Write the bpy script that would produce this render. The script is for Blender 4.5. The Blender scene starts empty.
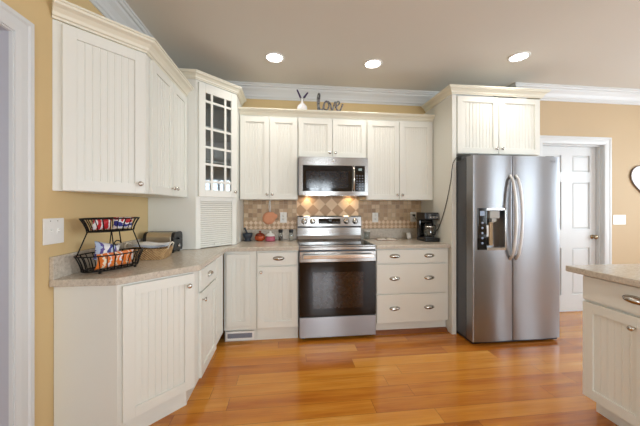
import bpy, bmesh, math, random
from mathutils import Vector, Matrix
random.seed(7)
PI = math.pi
SC = bpy.context.scene
COL = SC.collection

# ------------------------------------------------------------------ camera
HCAM = 1.2816
cam_d = bpy.data.cameras.new('camera')
cam = bpy.data.objects.new('camera', cam_d); COL.objects.link(cam)
cam_d.sensor_width = 36.0
cam_d.lens = 280.7 / 640.0 * 36.0
cam_d.clip_start = 0.02
cam_d.shift_y = -4.96/640.0
yaw = .1145
cam.matrix_world = (Matrix.Translation((-.004, -.0147, HCAM)) @ Matrix.Rotation(-yaw, 4, 'Z')
                    @ Matrix.Rotation(PI/2, 4, 'X'))
SC.camera = cam

# ------------------------------------------------------------------ light and exposure
SC.view_settings.view_transform = 'Standard'
SC.view_settings.look = 'None'
SC.view_settings.gamma = 1
SC.view_settings.use_curve_mapping = False
SC.view_settings.exposure = 0.27
w = bpy.data.worlds.new('daylight'); SC.world = w; w.use_nodes = True
w.node_tree.nodes['Background'].inputs[0].default_value = (.75, .87, 1, 1)
w.node_tree.nodes['Background'].inputs[1].default_value = 1.2

CEIL = 2.708
XL, YB, YD, XR, YF = -1.215, 3.33, 2.99, 5.4, -3.6      # left wall, back wall, wall with the door, right wall, wall behind the camera
WINDOWS = [  # wall, centre along it, width, z0, z1, watts
    ('right', 1.3, 1.9, .85, 2.15, 72),
    ('right', -1.6, 1.6, .85, 2.15, 62),
    ('front', -.45, .75, .75, 2.15, 30),
    ('front', 1.1, .75, .75, 2.15, 64),
    ('front', 3.3, 1.8, .05, 2.15, 48),
    ('passage', .95, 1.1, .80, 2.10, 22),  # added window, out of view, brightens the island face
]
def area(name, loc, rot, sx, sy, power, col=(1, 1, 1)):
    d = bpy.data.lights.new(name, 'AREA'); d.shape = 'RECTANGLE'; d.size = sx; d.size_y = sy
    d.energy = power; d.color = col
    o = bpy.data.objects.new(name, d); COL.objects.link(o); o.location = loc; o.rotation_euler = rot
    return o
for wl, c, wd, z0, z1, P in WINDOWS:
    zc, h = (z0+z1)/2, z1-z0
    if wl == 'right':
        area('window_daylight', (XR+.17, c, zc), (PI/2, 0, PI/2), wd, h, P, (.80, .91, 1))
    elif wl == 'passage':
        area('window_daylight', (-3.27, c, zc), (PI/2, 0, -PI/2), wd, h, P, (.84, .93, 1))  # lamp of the added passage window
    else:
        area('window_daylight', (c, YF-.17, zc), (PI/2, 0, 0), wd, h, P, (.84, .93, 1))

# ------------------------------------------------------------------ materials
def lin(c):
    return tuple((x/12.92 if x <= .04045 else ((x+.055)/1.055)**2.4) for x in [v/255 for v in c])
class NT:
    def __init__(s, name):
        s.m = bpy.data.materials.new(name); s.m.use_nodes = True
        s.t = s.m.node_tree; s.n = s.t.nodes; s.l = s.t.links
        s.b = s.n['Principled BSDF']
    def node(s, typ, **kw):
        n = s.n.new(typ)
        for k, v in kw.items(): setattr(n, k, v)
        return n
    def math(s, op, a, b=None, c=None):
        n = s.n.new('ShaderNodeMath'); n.operation = op
        for i, v in enumerate((a, b, c)):
            if v is None: continue
            if isinstance(v, (int, float)): n.inputs[i].default_value = v
            else: s.l.new(v, n.inputs[i])
        return n.outputs[0]
    def mix(s, f, a, b):
        n = s.n.new('ShaderNodeMix'); n.data_type = 'RGBA'
        for i, v in ((0, f), (6, a), (7, b)):
            if isinstance(v, (int, float)): n.inputs[i].default_value = v
            elif isinstance(v, tuple): n.inputs[i].default_value = (*v[:3], 1)
            else: s.l.new(v, n.inputs[i])
        return n.outputs[2]
    def pos(s):
        g = s.n.new('ShaderNodeTexCoord'); x = s.n.new('ShaderNodeSeparateXYZ')
        s.l.new(g.outputs['Object'], x.inputs[0]); return x.outputs, g.outputs['Object']
    def comb(s, x, y, z=0):
        c = s.n.new('ShaderNodeCombineXYZ')
        for i, v in enumerate((x, y, z)):
            if isinstance(v, (int, float)): c.inputs[i].default_value = v
            else: s.l.new(v, c.inputs[i])
        return c.outputs[0]
    def noise(s, vec, scale, detail=2, rough=.5):
        n = s.n.new('ShaderNodeTexNoise'); n.inputs['Scale'].default_value = scale
        n.inputs['Detail'].default_value = detail; n.inputs['Roughness'].default_value = rough
        if vec is not None: s.l.new(vec, n.inputs['Vector'])
        return n.outputs[0]
    def white(s, vec):
        n = s.n.new('ShaderNodeTexWhiteNoise'); n.noise_dimensions = '3D'; s.l.new(vec, n.inputs[0]); return n.outputs
    def ramp(s, f, stops):
        n = s.n.new('ShaderNodeValToRGB'); e = n.color_ramp.elements
        while len(e) < len(stops): e.new(.5)
        for i, (p, c) in enumerate(stops): e[i].position = p; e[i].color = (*c, 1)
        s.l.new(f, n.inputs[0]); return n.outputs[0]
    def bump(s, h, strength=.2, dist=.002):
        n = s.n.new('ShaderNodeBump'); n.inputs['Strength'].default_value = strength; n.inputs['Distance'].default_value = dist
        s.l.new(h, n.inputs['Height']); s.l.new(n.outputs[0], s.b.inputs['Normal'])
    def base(s, c):
        if isinstance(c, tuple): s.b.inputs['Base Color'].default_value = (*c, 1)
        else: s.l.new(c, s.b.inputs['Base Color'])
    def set(s, **kw):
        for k, v in kw.items(): s.b.inputs[k.replace('_', ' ')].default_value = v

def plain(name, rgb, rough=.5, metal=0., var=.05, scale=30, **kw):
    """one colour with a faint procedural unevenness"""
    t = NT(name); c = lin(rgb)
    p, v = t.pos()
    f = t.noise(v, scale)
    t.base(t.mix(f, tuple(x*(1-var) for x in c), tuple(min(1, x*(1+var)) for x in c)))
    t.set(Roughness=rough, Metallic=metal, **kw)
    return t.m
def steel(name, rgb=(180, 179, 179), rough=.30, aniso=.8, rot=0.0):
    t = NT(name); p, v = t.pos()
    vv = t.comb(t.math('MULTIPLY', p[0], 3), t.math('MULTIPLY', p[1], 3), t.math('MULTIPLY', p[2], 500))
    f = t.noise(vv, 1, 2)
    c = lin(rgb)
    t.base(t.mix(f, tuple(x*.93 for x in c), c)); t.set(Metallic=1.0, Roughness=rough)
    t.b.inputs['Anisotropic'].default_value = aniso; t.b.inputs['Anisotropic Rotation'].default_value = rot
    tg = t.node('ShaderNodeTangent'); tg.direction_type = 'RADIAL'; tg.axis = 'Z'; t.l.new(tg.outputs[0], t.b.inputs['Tangent'])
    return t.m

ROT = 0.25
M = {}
M['cab'] = plain('cream_cabinet_paint', (227, 227, 219), .38, var=.01, scale=4)
M['crown'] = plain('warm_cream_crown_paint', (227, 223, 205), .38, var=.01, scale=4)
M['trim'] = plain('white_trim_paint', (215, 217, 217), .4, var=.01, scale=4)
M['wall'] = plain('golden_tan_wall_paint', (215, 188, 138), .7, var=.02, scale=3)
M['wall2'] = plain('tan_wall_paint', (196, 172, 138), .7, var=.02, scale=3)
M['ceil'] = plain('ceiling_paint', (217, 214, 206), .8, var=.01, scale=3)
M['steel'] = steel('brushed_stainless_steel', (154, 155, 158), rough=.31, rot=ROT)
M['steel_h'] = steel('brushed_stainless_steel_trim', (164, 162, 159), rough=.20, rot=ROT)
M['chrome'] = plain('polished_metal', (215, 212, 208), .16, 1.0, var=.01)
M['satin'] = plain('satin_handle_metal', (232, 232, 232), .48, .35, var=.01)
M['nickel'] = plain('brushed_nickel', (205, 201, 194), .22, 1.0, var=.03)
M['black'] = plain('black_plastic', (15, 15, 16), .28, var=.1)
M['gloss'] = plain('black_glass', (12, 11, 11), .06, var=.05)
M['oven_glass'] = plain('oven_door_glass', (26, 17, 10), .08, var=.02)
M['oven_glass'].node_tree.nodes['Principled BSDF'].inputs['Specular IOR Level'].default_value = .3
M['dgrey'] = plain('dark_grey_metal', (84, 88, 94), .45, .3, var=.04)
M['white'] = plain('white_plastic', (236, 236, 232), .35, var=.01)
M['iron'] = plain('black_iron_wire', (24, 22, 22), .45, .6, var=.1)
M['grout'] = plain('dark_gap', (60, 56, 50), .8)

def floor_mat():
    t = NT('orange_wood_planks'); p, v = t.pos()
    W = .127
    yy = t.math('ADD', p[1], 20.03); row = t.math('FLOOR', t.math('DIVIDE', yy, W))
    rn = t.white(t.comb(row, 3.7, 1.1))[0]
    xs = t.math('ADD', t.math('ADD', p[0], 40), t.math('MULTIPLY', rn, 3.0))
    L = 1.25
    col = t.math('FLOOR', t.math('DIVIDE', xs, L))
    idn = t.white(t.comb(row, col, 5.5))
    # long wavy grain
    gx = t.comb(t.math('ADD', t.math('MULTIPLY', p[0], 1.6), t.math('MULTIPLY', idn[0], 57)), t.math('MULTIPLY', p[1], 17), t.math('MULTIPLY', idn[0], 31))
    g1 = t.noise(gx, 1.0, 4, .6)
    g2 = t.noise(t.comb(t.math('MULTIPLY', p[0], 3), t.math('MULTIPLY', p[1], 120), idn[0]), 1.0, 3)
    f = t.math('ADD', t.math('ADD', t.math('MULTIPLY', idn[0], .40), -.20), t.math('MULTIPLY', g1, 1.0))
    c = t.ramp(f, [(.04, lin((140, 76, 22))), (.28, lin((186, 110, 34))), (.52, lin((208, 135, 46))), (.76, lin((221, 155, 64))), (.97, lin((236, 190, 116)))])
    c = t.mix(t.math('MULTIPLY', t.math('SUBTRACT', g2, .35), .5), c, lin((140, 76, 34)))
    fy = t.math('FRACT', t.math('DIVIDE', yy, W)); fx = t.math('FRACT', t.math('DIVIDE', xs, L))
    seam = t.math('MAXIMUM', t.math('LESS_THAN', fy, .016), t.math('LESS_THAN', fx, .002))
    c = t.mix(t.math('MULTIPLY', seam, .75), c, lin((90, 45, 18)))
    t.base(c); t.set(Roughness=.2); t.b.inputs['Coat Weight'].default_value = .3; t.b.inputs['Coat Roughness'].default_value = .09
    t.b.inputs['Specular IOR Level'].default_value = .5
    t.bump(t.math('SUBTRACT', t.math('MULTIPLY', g1, .5), seam), .12, .0015)
    return t.m
M['floor'] = floor_mat()

def stone():
    t = NT('beige_speckled_countertop'); p, v = t.pos()
    a = t.noise(v, 320, 3, .7); b = t.noise(v, 60, 3, .6)
    c = t.ramp(t.math('ADD', t.math('MULTIPLY', a, .6), t.math('MULTIPLY', b, .4)), [(.34, lin((150, 137, 122))), (.46, lin((192, 182, 167))), (.58, lin((207, 197, 182))), (.7, lin((230, 222, 209)))])
    t.base(c); t.set(Roughness=.2)
    return t.m
M['stone'] = stone()

def tiles(name, size, colors, grout, rot=False, gw=.05, checker=None, off=(0, 0), rough=.4, jitter=.5):
    t = NT(name); p, v = t.pos()
    X = t.math('ADD', p[0], 10+off[0]); Z = t.math('ADD', p[2], 10+off[1])
    if rot:
        U = t.math('MULTIPLY', t.math('ADD', X, Z), .70710678); V = t.math('MULTIPLY', t.math('SUBTRACT', Z, X), .70710678)
        V = t.math('ADD', V, 50*size)
    else: U, V = X, Z
    u = t.math('DIVIDE', U, size); vv = t.math('DIVIDE', V, size)
    iu, iv = t.math('FLOOR', u), t.math('FLOOR', vv)
    fu, fv = t.math('FRACT', u), t.math('FRACT', vv)
    idn = t.white(t.comb(iu, iv, 2.2))[0]
    nz = t.noise(v, 60, 3, .65)
    f = t.math('ADD', t.math('MULTIPLY', idn, 1-jitter*.6), t.math('MULTIPLY', nz, jitter*.6))
    if checker:
        par = t.math('MODULO', iu if checker == 'u' else t.math('ADD', iu, iv), 2)
        c1 = t.ramp(f, [(0, lin(colors[0])), (1, lin(colors[1]))]); c2 = t.ramp(f, [(0, lin(colors[2])), (1, lin(colors[3]))])
        c = t.mix(t.math('GREATER_THAN', par, .5), c1, c2)
    else:
        c = t.ramp(f, [(i/(len(colors)-1), lin(k)) for i, k in enumerate(colors)])
    edge = t.math('MINIMUM', t.math('MINIMUM', fu, t.math('SUBTRACT', 1, fu)), t.math('MINIMUM', fv, t.math('SUBTRACT', 1, fv)))
    g = t.math('LESS_THAN', edge, gw)
    t.base(t.mix(g, c, lin(grout))); t.set(Roughness=rough)
    t.bump(t.math('SUBTRACT', 1, g), .5, .001)
    return t.m
M['mosaic'] = tiles('tumbled_stone_mosaic', .0508, [(124, 96, 68), (172, 140, 104), (198, 170, 134), (220, 200, 168)], (176, 152, 124), gw=.05, off=(.01, .02))
M['diamond'] = tiles('diamond_stone_tiles', .1055, [(176, 138, 96), (194, 156, 114), (226, 194, 154), (238, 210, 174)], (214, 186, 152), rot=True, checker='u2', gw=.02, off=(0, 0))
M['border'] = tiles('small_diamond_border_tiles', .0375, [(176, 140, 104), (196, 162, 126), (222, 194, 160), (232, 208, 178)], (200, 172, 142), rot=True, checker='u2', gw=.06)
M['plainstone'] = plain('plain_beige_stone', (206, 184, 150), .5, var=.06, scale=20)

def glass_mat(name, tint=(1, 1, 1), ior=1.45):
    t = NT(name)
    tr = t.node('ShaderNodeBsdfTransparent'); gl = t.node('ShaderNodeBsdfGlossy'); fr = t.node('ShaderNodeLayerWeight'); mx = t.node('ShaderNodeMixShader')
    tr.inputs[0].default_value = (*tint, 1); gl.inputs['Roughness'].default_value = .03; fr.inputs[0].default_value = .5
    f0 = ((ior-1)/(ior+1))**2*1.8
    f = t.math('ADD', t.math('MULTIPLY', t.math('POWER', fr.outputs['Facing'], 4), .7), f0)
    t.l.new(f, mx.inputs[0]); t.l.new(tr.outputs[0], mx.inputs[1]); t.l.new(gl.outputs[0], mx.inputs[2])
    t.l.new(mx.outputs[0], t.n['Material Output'].inputs[0])
    return t.m
M['pane'] = glass_mat('cabinet_glass', (.80, .84, .86), 1.6)
M['clear'] = glass_mat('clear_glass', (.9, .92, .92))
def emit(name, col, strength):
    t = NT(name); t.base((0, 0, 0)); t.b.inputs['Emission Color'].default_value = (*col, 1); t.b.inputs['Emission Strength'].default_value = strength
    return t.m
M['lamp'] = emit('lamp_disc', (1, .97, .92), 14)

# ------------------------------------------------------------------ mesh helpers
class MB:
    def __init__(s): s.v = []; s.f = []; s.smooth = []
    def add(s, vs, fs, smooth=False):
        b = len(s.v); s.v += [tuple(v) for v in vs]; s.f += [tuple(b+i for i in f) for f in fs]; s.smooth += [smooth]*len(fs); return s
    def box(s, x0, x1, y0, y1, z0, z1):
        vs = [(x, y, z) for x in (x0, x1) for y in (y0, y1) for z in (z0, z1)]
        return s.add(vs, [(0, 1, 3, 2), (4, 6, 7, 5), (0, 4, 5, 1), (2, 3, 7, 6), (0, 2, 6, 4), (1, 5, 7, 3)])
    def prism(s, poly, a0, a1, axis='z'):
        n = len(poly)
        def P(p, a): return {'z': (p[0], p[1], a), 'y': (p[0], a, p[1]), 'x': (a, p[0], p[1])}[axis]
        vs = [P(p, a0) for p in poly] + [P(p, a1) for p in poly]
        fs = [tuple(reversed(range(n))), tuple(range(n, 2*n))] + [(i, (i+1) % n, n+(i+1) % n, n+i) for i in range(n)]
        return s.add(vs, fs)
    def lathe(s, prof, c=(0, 0, 0), n=24, axis='z', smooth=True, sx=1, sy=1):
        vs, fs = [], []
        for r, h in prof:
            for k in range(n):
                a = 2*PI*k/n; x, y = r*math.cos(a)*sx, r*math.sin(a)*sy
                q = {'z': (x, y, h), 'y': (x, h, y), 'x': (h, x, y)}[axis]
                vs.append((c[0]+q[0], c[1]+q[1], c[2]+q[2]))
        m = len(prof)
        for i in range(m-1):
            for k in range(n): fs.append((i*n+k, i*n+(k+1) % n, (i+1)*n+(k+1) % n, (i+1)*n+k))
        if prof[0][0] > 1e-6: fs.append(tuple(range(n)))
        if prof[-1][0] > 1e-6: fs.append(tuple((m-1)*n+k for k in range(n)))
        return s.add(vs, fs, smooth)
    def tube(s, pts, r, n=8, closed=False, flat=1.0):
        pts = [Vector(p) for p in pts]; m = len(pts); vs, fs = [], []
        up = Vector((0, 0, 1)); prev = None
        for i in range(m):
            a = pts[(i-1) % m] if (closed or i > 0) else pts[i]; b = pts[(i+1) % m] if (closed or i < m-1) else pts[i]
            d = (b-a).normalized()
            if prev is None:
                u = d.cross(up) if abs(d.dot(up)) < .95 else d.cross(Vector((0, 1, 0)))
            else: u = prev - d*prev.dot(d)
            u.normalize(); prev = u.copy(); w_ = d.cross(u)
            rr = r[i] if isinstance(r, (list, tuple)) else r
            for k in range(n):
                t = 2*PI*k/n; vs.append(pts[i] + u*rr*math.cos(t)*flat + w_*rr*math.sin(t))
        for i in range(m if closed else m-1):
            j = (i+1) % m
            for k in range(n): fs.append((i*n+k, i*n+(k+1) % n, j*n+(k+1) % n, j*n+k))
        if not closed: fs += [tuple(range(n)), tuple((m-1)*n+k for k in range(n))]
        return s.add(vs, fs, True)
    def sweep(s, path, prof, side=1):
        """profile (outward, z) swept along a horizontal path, mitred; outward = right of travel for side=1"""
        path = [Vector(p) for p in path]; n = len(path); k = len(prof); vs = []
        nrm = []
        for i in range(n-1):
            d = (path[i+1]-path[i]).normalized(); nrm.append(Vector((d.y, -d.x))*side)
        for i in range(n):
            if i == 0: m_ = nrm[0]
            elif i == n-1: m_ = nrm[-1]
            else:
                m_ = (nrm[i-1]+nrm[i]); m_ = m_/(1+nrm[i-1].dot(nrm[i]))
            for o, z in prof: vs.append((path[i].x+m_.x*o, path[i].y+m_.y*o, z))
        fs = []
        for i in range(n-1):
            for j in range(k): fs.append((i*k+j, i*k+(j+1) % k, (i+1)*k+(j+1) % k, (i+1)*k+j))
        fs += [tuple(range(k)), tuple((n-1)*k+j for j in range(k))]
        return s.add(vs, fs)
    def build(s, name, mat, parent=None, bevel=0, loc=None, rot=None, seg=2):
        me = bpy.data.meshes.new(name); me.from_pydata(s.v, [], s.f)
        for p, sm in zip(me.polygons, s.smooth): p.use_smooth = sm
        bm = bmesh.new(); bm.from_mesh(me); bmesh.ops.recalc_face_normals(bm, faces=bm.faces); bm.to_mesh(me); bm.free()
        me.materials.append(mat if not isinstance(mat, str) else M[mat])
        o = bpy.data.objects.new(name, me); COL.objects.link(o)
        if parent: o.parent = parent
        if loc: o.location = loc
        if rot: o.rotation_euler = rot
        if bevel:
            b = o.modifiers.new('bevel', 'BEVEL'); b.width = bevel; b.segments = seg; b.limit_method = 'ANGLE'; b.angle_limit = math.radians(40); b.harden_normals = False
        return o
def tag(o, label=None, cat=None, group=None, kind=None):
    if label: o['label'] = label
    if cat: o['category'] = cat
    if group: o['group'] = group
    if kind: o['kind'] = kind
    return o
def empty(name, loc, rz=0, label=None, cat=None, group=None):
    o = bpy.data.objects.new(name, None); COL.objects.link(o); o.location = loc; o.rotation_euler = (0, 0, rz)
    o.empty_display_size = .1
    return tag(o, label, cat, group)
def struct(o): o['kind'] = 'structure'; return o
def copy_tree(o, parent=None):
    c = o.copy(); COL.objects.link(c); c.parent = parent
    for ch in [x for x in COL.objects if x.parent == o]: copy_tree(ch, c)
    return c
def shell(o, t): m = o.modifiers.new('solid', 'SOLIDIFY'); m.thickness = t; m.offset = 0; return o

# ------------------------------------------------------------------ room shell
struct(MB().box(-3.2, XR+.2, YF-.3, 5.0, -.12, 0).build('floor', 'floor'))
struct(MB().box(-3.2, XR+.2, YF-.3, 5.0, CEIL, CEIL+.12).build('ceiling', 'ceil'))
DY0, DY1, DZ = .45, 1.372, 2.062          # cased opening in the left wall
WT = .42
b = MB().box(XL-.13, XL, YF, DY0-.02, 0, CEIL).box(XL-.13, XL, DY1+.02, YB+.12, 0, CEIL).box(XL-.13, XL, DY0-.02, DY1+.02, DZ+.02, CEIL)
struct(b.build('wall_left', 'wall'))
struct(MB().box(XL, 2.66, YB, YB+.12, 0, CEIL).build('wall_back', 'wall'))
# wall with the door, standing forward of the back wall
JX0, JX1, JZ = 2.995, 3.822, 2.05
b = MB().box(2.66, JX0-.02, YD, YD+.19, 0, CEIL).box(JX1+.02, XR, YD, YD+.19, 0, CEIL).box(JX0-.02, JX1+.02, YD, YD+.19, JZ+.02, CEIL)
b.box(2.66, 2.78, YD+.19, YB+.12, 0, CEIL)
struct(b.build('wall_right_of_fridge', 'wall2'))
def wall_with_windows(side):
    b = MB(); ws = sorted([w_ for w_ in WINDOWS if w_[0] == side], key=lambda q: q[1])
    lo, hi = (YF, YD+.19) if side == 'right' else (XL-.13, XR+.12)
    cur = lo
    def bx(a0, a1, z0, z1):
        if side == 'right': b.box(XR, XR+.12, a0, a1, z0, z1)
        else: b.box(a0, a1, YF-.12, YF, z0, z1)
    for _, c, wd, z0, z1, _p in ws:
        bx(cur, c-wd/2, 0, CEIL); bx(c-wd/2, c+wd/2, 0, z0); bx(c-wd/2, c+wd/2, z1, CEIL); cur = c+wd/2
    bx(cur, hi, 0, CEIL)
    return b
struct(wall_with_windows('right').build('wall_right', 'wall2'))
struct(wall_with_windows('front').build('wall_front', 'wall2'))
for i, (wl, c, wd, z0, z1, _p) in enumerate(WINDOWS):
    b = MB(); t = .06
    def fb(a0, a1, q0, q1, d0=-.02, d1=.10):
        if wl == 'right': b.box(XR+d0, XR+d1, a0, a1, q0, q1)
        elif wl == 'passage': b.box(-3.1-d1, -3.1-d0, a0, a1, q0, q1)  # frame of the added passage window
        else: b.box(a0, a1, YF-d1, YF-d0, q0, q1)
    l, r = c-wd/2, c+wd/2
    fb(l-t, l+.02, z0-t, z1+t); fb(r-.02, r+t, z0-t, z1+t); fb(l+.02, r-.02, z0-t, z0+.02); fb(l+.02, r-.02, z1-.02, z1+t)
    fb(c-.03, c+.03, z0+.02, z1-.02, .02, .07); fb(l+.02, r-.02, (z0+z1)/2-.02, (z0+z1)/2+.02, .03, .06)
    for q in (-1, 1):
        fb(c+q*wd/4-.01, c+q*wd/4+.01, z0+.02, z1-.02, .035, .055)
    struct(b.build('window_%d' % (i+1), 'trim', bevel=.003))
# the passage beyond the left opening
struct(MB().box(-3.22, -3.1, YF, .40, 0, CEIL).box(-3.22, -3.1, 1.50, 3.45, 0, CEIL).box(-3.22, -3.1, .40, 1.50, 0, .80).box(-3.22, -3.1, .40, 1.50, 2.10, CEIL).box(-3.1, XL-.13, 3.35, 3.45, 0, CEIL).box(-3.1, XL-.13, YF, YF+.1, 0, CEIL).build('wall_passage', 'trim'))  # hole left for the added window

# ceiling crown moulding
CP = [(0, 2.555), (.008, 2.555), (.010, 2.572), (.020, 2.580), (.024, 2.600), (.040, 2.630), (.064, 2.655), (.070, 2.672), (.084, 2.676), (.090, 2.690), (.100, 2.694), (.100, CEIL), (0, CEIL)]
struct(MB().sweep([(XL, YF), (XL, YB), (2.66, YB), (2.66, YD), (XR, YD), (XR, YF), (XL, YF)], CP).build('trim_1', 'trim'))
# baseboards
BP = [(0, 0), (.016, 0), (.016, .10), (.010, .125), (.004, .135), (0, .135)]
struct(MB().sweep([(JX1+.10, YD), (XR, YD), (XR, YF), (4.25, YF)], BP).build('baseboard_right', 'trim'))
struct(MB().sweep([(XL, YF), (XL, DY0-.12)], BP).build('baseboard_left', 'trim'))
# cased opening, left wall
ox = XL - .0
b = MB()
b.box(XL-.012, XL+.004, DY1, DY1+.02, 0, DZ+.02).box(XL-.012, XL+.004, DY0-.02, DY0, 0, DZ+.02).box(XL-.012, XL+.004, DY0, DY1, DZ, DZ+.02)
CAS = [(.006, 0), (.006, .010), (.030, .014), (.062, .014), (.070, .020), (.088, .020), (.088, 0)]
def casing(b, y0, y1, z1, place):
    """mitred casing round three sides of an opening; place(a, z, out) -> xyz"""
    path = [(y0, 0, -1, 0), (y0, z1, -1, 1), (y1, z1, 1, 1), (y1, 0, 1, 0)]
    k = len(CAS); vs = []
    for a, z, da, dz in path:
        for o, out in CAS: vs.append(place(a+da*o, z+dz*o, out))
    fs = [(i*k+j, i*k+(j+1) % k, (i+1)*k+(j+1) % k, (i+1)*k+j) for i in range(3) for j in range(k)]
    fs += [tuple(range(k)), tuple(3*k+j for j in range(k))]
    b.add(vs, fs)
casing(b, DY0, DY1, DZ, lambda a, z, o: (XL+.0+o, a, z))
struct(b.build('trim_2', 'trim'))
gp = plain('pale_grey_jamb', (186, 186, 194), .5, var=.01)  # jamb lining coloured pale grey, darker than the casing
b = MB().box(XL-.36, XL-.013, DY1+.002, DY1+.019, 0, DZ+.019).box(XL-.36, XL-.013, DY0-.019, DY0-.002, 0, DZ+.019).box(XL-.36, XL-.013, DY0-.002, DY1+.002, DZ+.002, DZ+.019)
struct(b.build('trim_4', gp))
# door frame and door, right
b = MB()
b.box(JX1, JX1+.02, YD-.003, YD+.19, 0, JZ+.02).box(JX0-.02, JX0, YD-.003, YD+.19, 0, JZ+.02).box(JX0, JX1, YD-.003, YD+.19, JZ, JZ+.02)
b.box(JX1-.012, JX1, YD+.040, YD+.077, 0, JZ).box(JX0, JX1-.012, YD+.040, YD+.077, JZ-.012, JZ)
casing(b, JX0, JX1, JZ, lambda a, z, o: (a, YD-o, z))
struct(b.build('trim_3', 'trim'))
DOOR_Y = YD+.080
def panel_door():
    x0, x1 = JX0+.004, JX1-.004; w_ = x1-x0; st = .092; y0, y1 = DOOR_Y, DOOR_Y+.035
    xs = [x0, x0+st, x0+w_/2-.075, x0+w_/2+.075, x1-st, x1]
    zs = [.012, .215, .79, 1.02, 1.60, 1.725, 1.930, 2.036]
    b = MB()
    b.box(xs[0], xs[1], y0, y1, zs[0], zs[-1]); b.box(xs[2], xs[3], y0, y1, zs[0], zs[-1]); b.box(xs[4], xs[5], y0, y1, zs[0], zs[-1])
    for a, c in ((zs[0], zs[1]), (zs[2], zs[3]), (zs[4], zs[5]), (zs[6], zs[7])):
        for l, r in ((xs[1], xs[2]), (xs[3], xs[4])): b.box(l, r, y0, y1, a, c)
    for a, c in ((zs[1], zs[2]), (zs[3], zs[4]), (zs[5], zs[6])):
        for l, r in ((xs[1], xs[2]), (xs[3], xs[4])):
            m = .022  # sloping raised panel
            vs = []
            for (dx, yy) in ((0, y0+.013), (.008, y0+.013), (m, y0+.004)):
                vs += [(l+dx, yy, a+dx), (r-dx, yy, a+dx), (r-dx, yy, c-dx), (l+dx, yy, c-dx)]
            fs = [(i*4+j, i*4+(j+1) % 4, (i+1)*4+(j+1) % 4, (i+1)*4+j) for i in range(2) for j in range(4)] + [(8, 9, 10, 11)]
            b.add(vs, fs)
    return b
d = struct(panel_door().build('door_1', 'trim'))
kb = MB().lathe([(0, -.062), (.018, -.060), (.027, -.048), (.028, -.038), (.020, -.028), (.010, -.022), (.010, -.008), (.026, -.006), (.028, 0)], (JX1-.062, DOOR_Y, .925), axis='y')
kb.build('door_knob', plain('antique_nickel', (170, 155, 130), .22, 1.0), d)

# ------------------------------------------------------------------ cabinet parts (local frame: x along the front, front faces -y, z up)
def knob(parent, x, z, y=0):
    b = MB().lathe([(.007, 0), (.007, -.003), (.005, -.006), (.005, -.013), (.012, -.016), (.0155, -.021), (.0135, -.027), (.006, -.030), (0, -.0305)], (x, y, z), n=16, axis='y')
    return b.build('knob', 'nickel', parent)
def cup_pull(parent, x, z, y=0, w_=.102):
    # a bin pull: quarter ellipsoid hood over a thin oval back plate
    b = MB(); n, m = 16, 6; vs, fs = [], []
    for i in range(m+1):
        ph = PI/2*i/m
        for k in range(n+1):
            th = PI*k/n
            vs.append((x-w_/2*math.cos(th)*1.0, y-.003-.024*math.sin(th)*math.sin(ph), z+.023*math.sin(th)*math.cos(ph)-.002))
    for i in range(m):
        for k in range(n): q = i*(n+1)+k; fs.append((q, q+1, q+n+2, q+n+1))
    b.add(vs, fs, True)
    b.lathe([(1, -.003), (1, 0)], (x, y, z), n=24, axis='y', sx=w_/2+.004, sy=.022)
    o = b.build('cup_pull', 'nickel', parent); o['_'] = 0; del o['_']
    return o
def bead_door(parent, x0, x1, z0, z1, y=0, kn=None, fw=.058, th=.02, pitch=.040, name='door', arch=False):
    b = MB(); yf, yb = y-th, y
    b.box(x0, x0+fw, yf, yb, z0, z1); b.box(x1-fw, x1, yf, yb, z0, z1)
    b.box(x0+fw, x1-fw, yf, yb, z1-fw, z1); b.box(x0+fw, x1-fw, yf, yb, z0, z0+fw)
    # beaded panel: V grooves and a small bead beside each
    a0, a1 = x0+fw, x1-fw; n = max(2, round((a1-a0)/pitch)); p = (a1-a0)/n; yp = yf+.010; g = .0028
    prof = [(a0, yp)]
    for i in range(1, n):
        c = a0+i*p
        prof += [(c-g, yp), (c-g*.3, yp+.0026), (c+g*.3, yp+.0026), (c+g, yp), (c+g*1.6, yp-.0008), (c+g*2.3, yp), (c+g*3, yp+.0012), (c+g*3.6, yp)]
    prof.append((a1, yp))
    k = len(prof)
    vs = [(px, py, z0+fw) for px, py in prof]+[(px, py, z1-fw) for px, py in prof]
    b.add(vs, [(i, i+1, k+i+1, k+i) for i in range(k-1)])
    o = b.build(name, 'cab', parent, bevel=.0018, seg=1)
    if kn: knob(o, kn[0], kn[1], yf)
    return o
def slab(parent, x0, x1, z0, z1, pulls, y=0, th=.02):
    o = MB().box(x0, x1, y-th, y, z0, z1).build('drawer', 'cab', parent, bevel=.004)
    for px in pulls: cup_pull(o, px, (z0+z1)/2+.004, y-th)
    return o
CZ = .876
DT = .02
KZ = .125

# ---- base cabinets, left
t = empty('angled_base_cabinet', (-.906, 1.594, 0), PI/4, 'cream base cabinet with beaded door set at 45 degrees under the wire basket', 'cabinet')
def loc45(p, o=(-.906, 1.594)):
    dx, dy = p[0]-o[0], p[1]-o[1]; c = math.cos(PI/4); return (c*dx+c*dy, -c*dx+c*dy)
L45 = (1.906-1.596)*math.sqrt(2)
bp = [(-.906, 1.594), (-.605, 1.895), (-.605, 1.912), (XL+.001, 1.912), (XL+.001, 1.594)]
MB().prism([loc45(p) for p in bp], KZ, CZ).build('body', 'cab', t, bevel=.002)
kp = [(-.90, 1.66), (-.66, 1.90), (-.66, 1.912), (XL+.001, 1.912), (XL+.001, 1.62), (-.92, 1.62)]
MB().prism([loc45(p) for p in kp], 0, KZ).build('toe_kick', 'cab', t)
bead_door(t, .020, .410, .130, .862, -.0005, kn=(.372, .792), pitch=.036)

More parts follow.
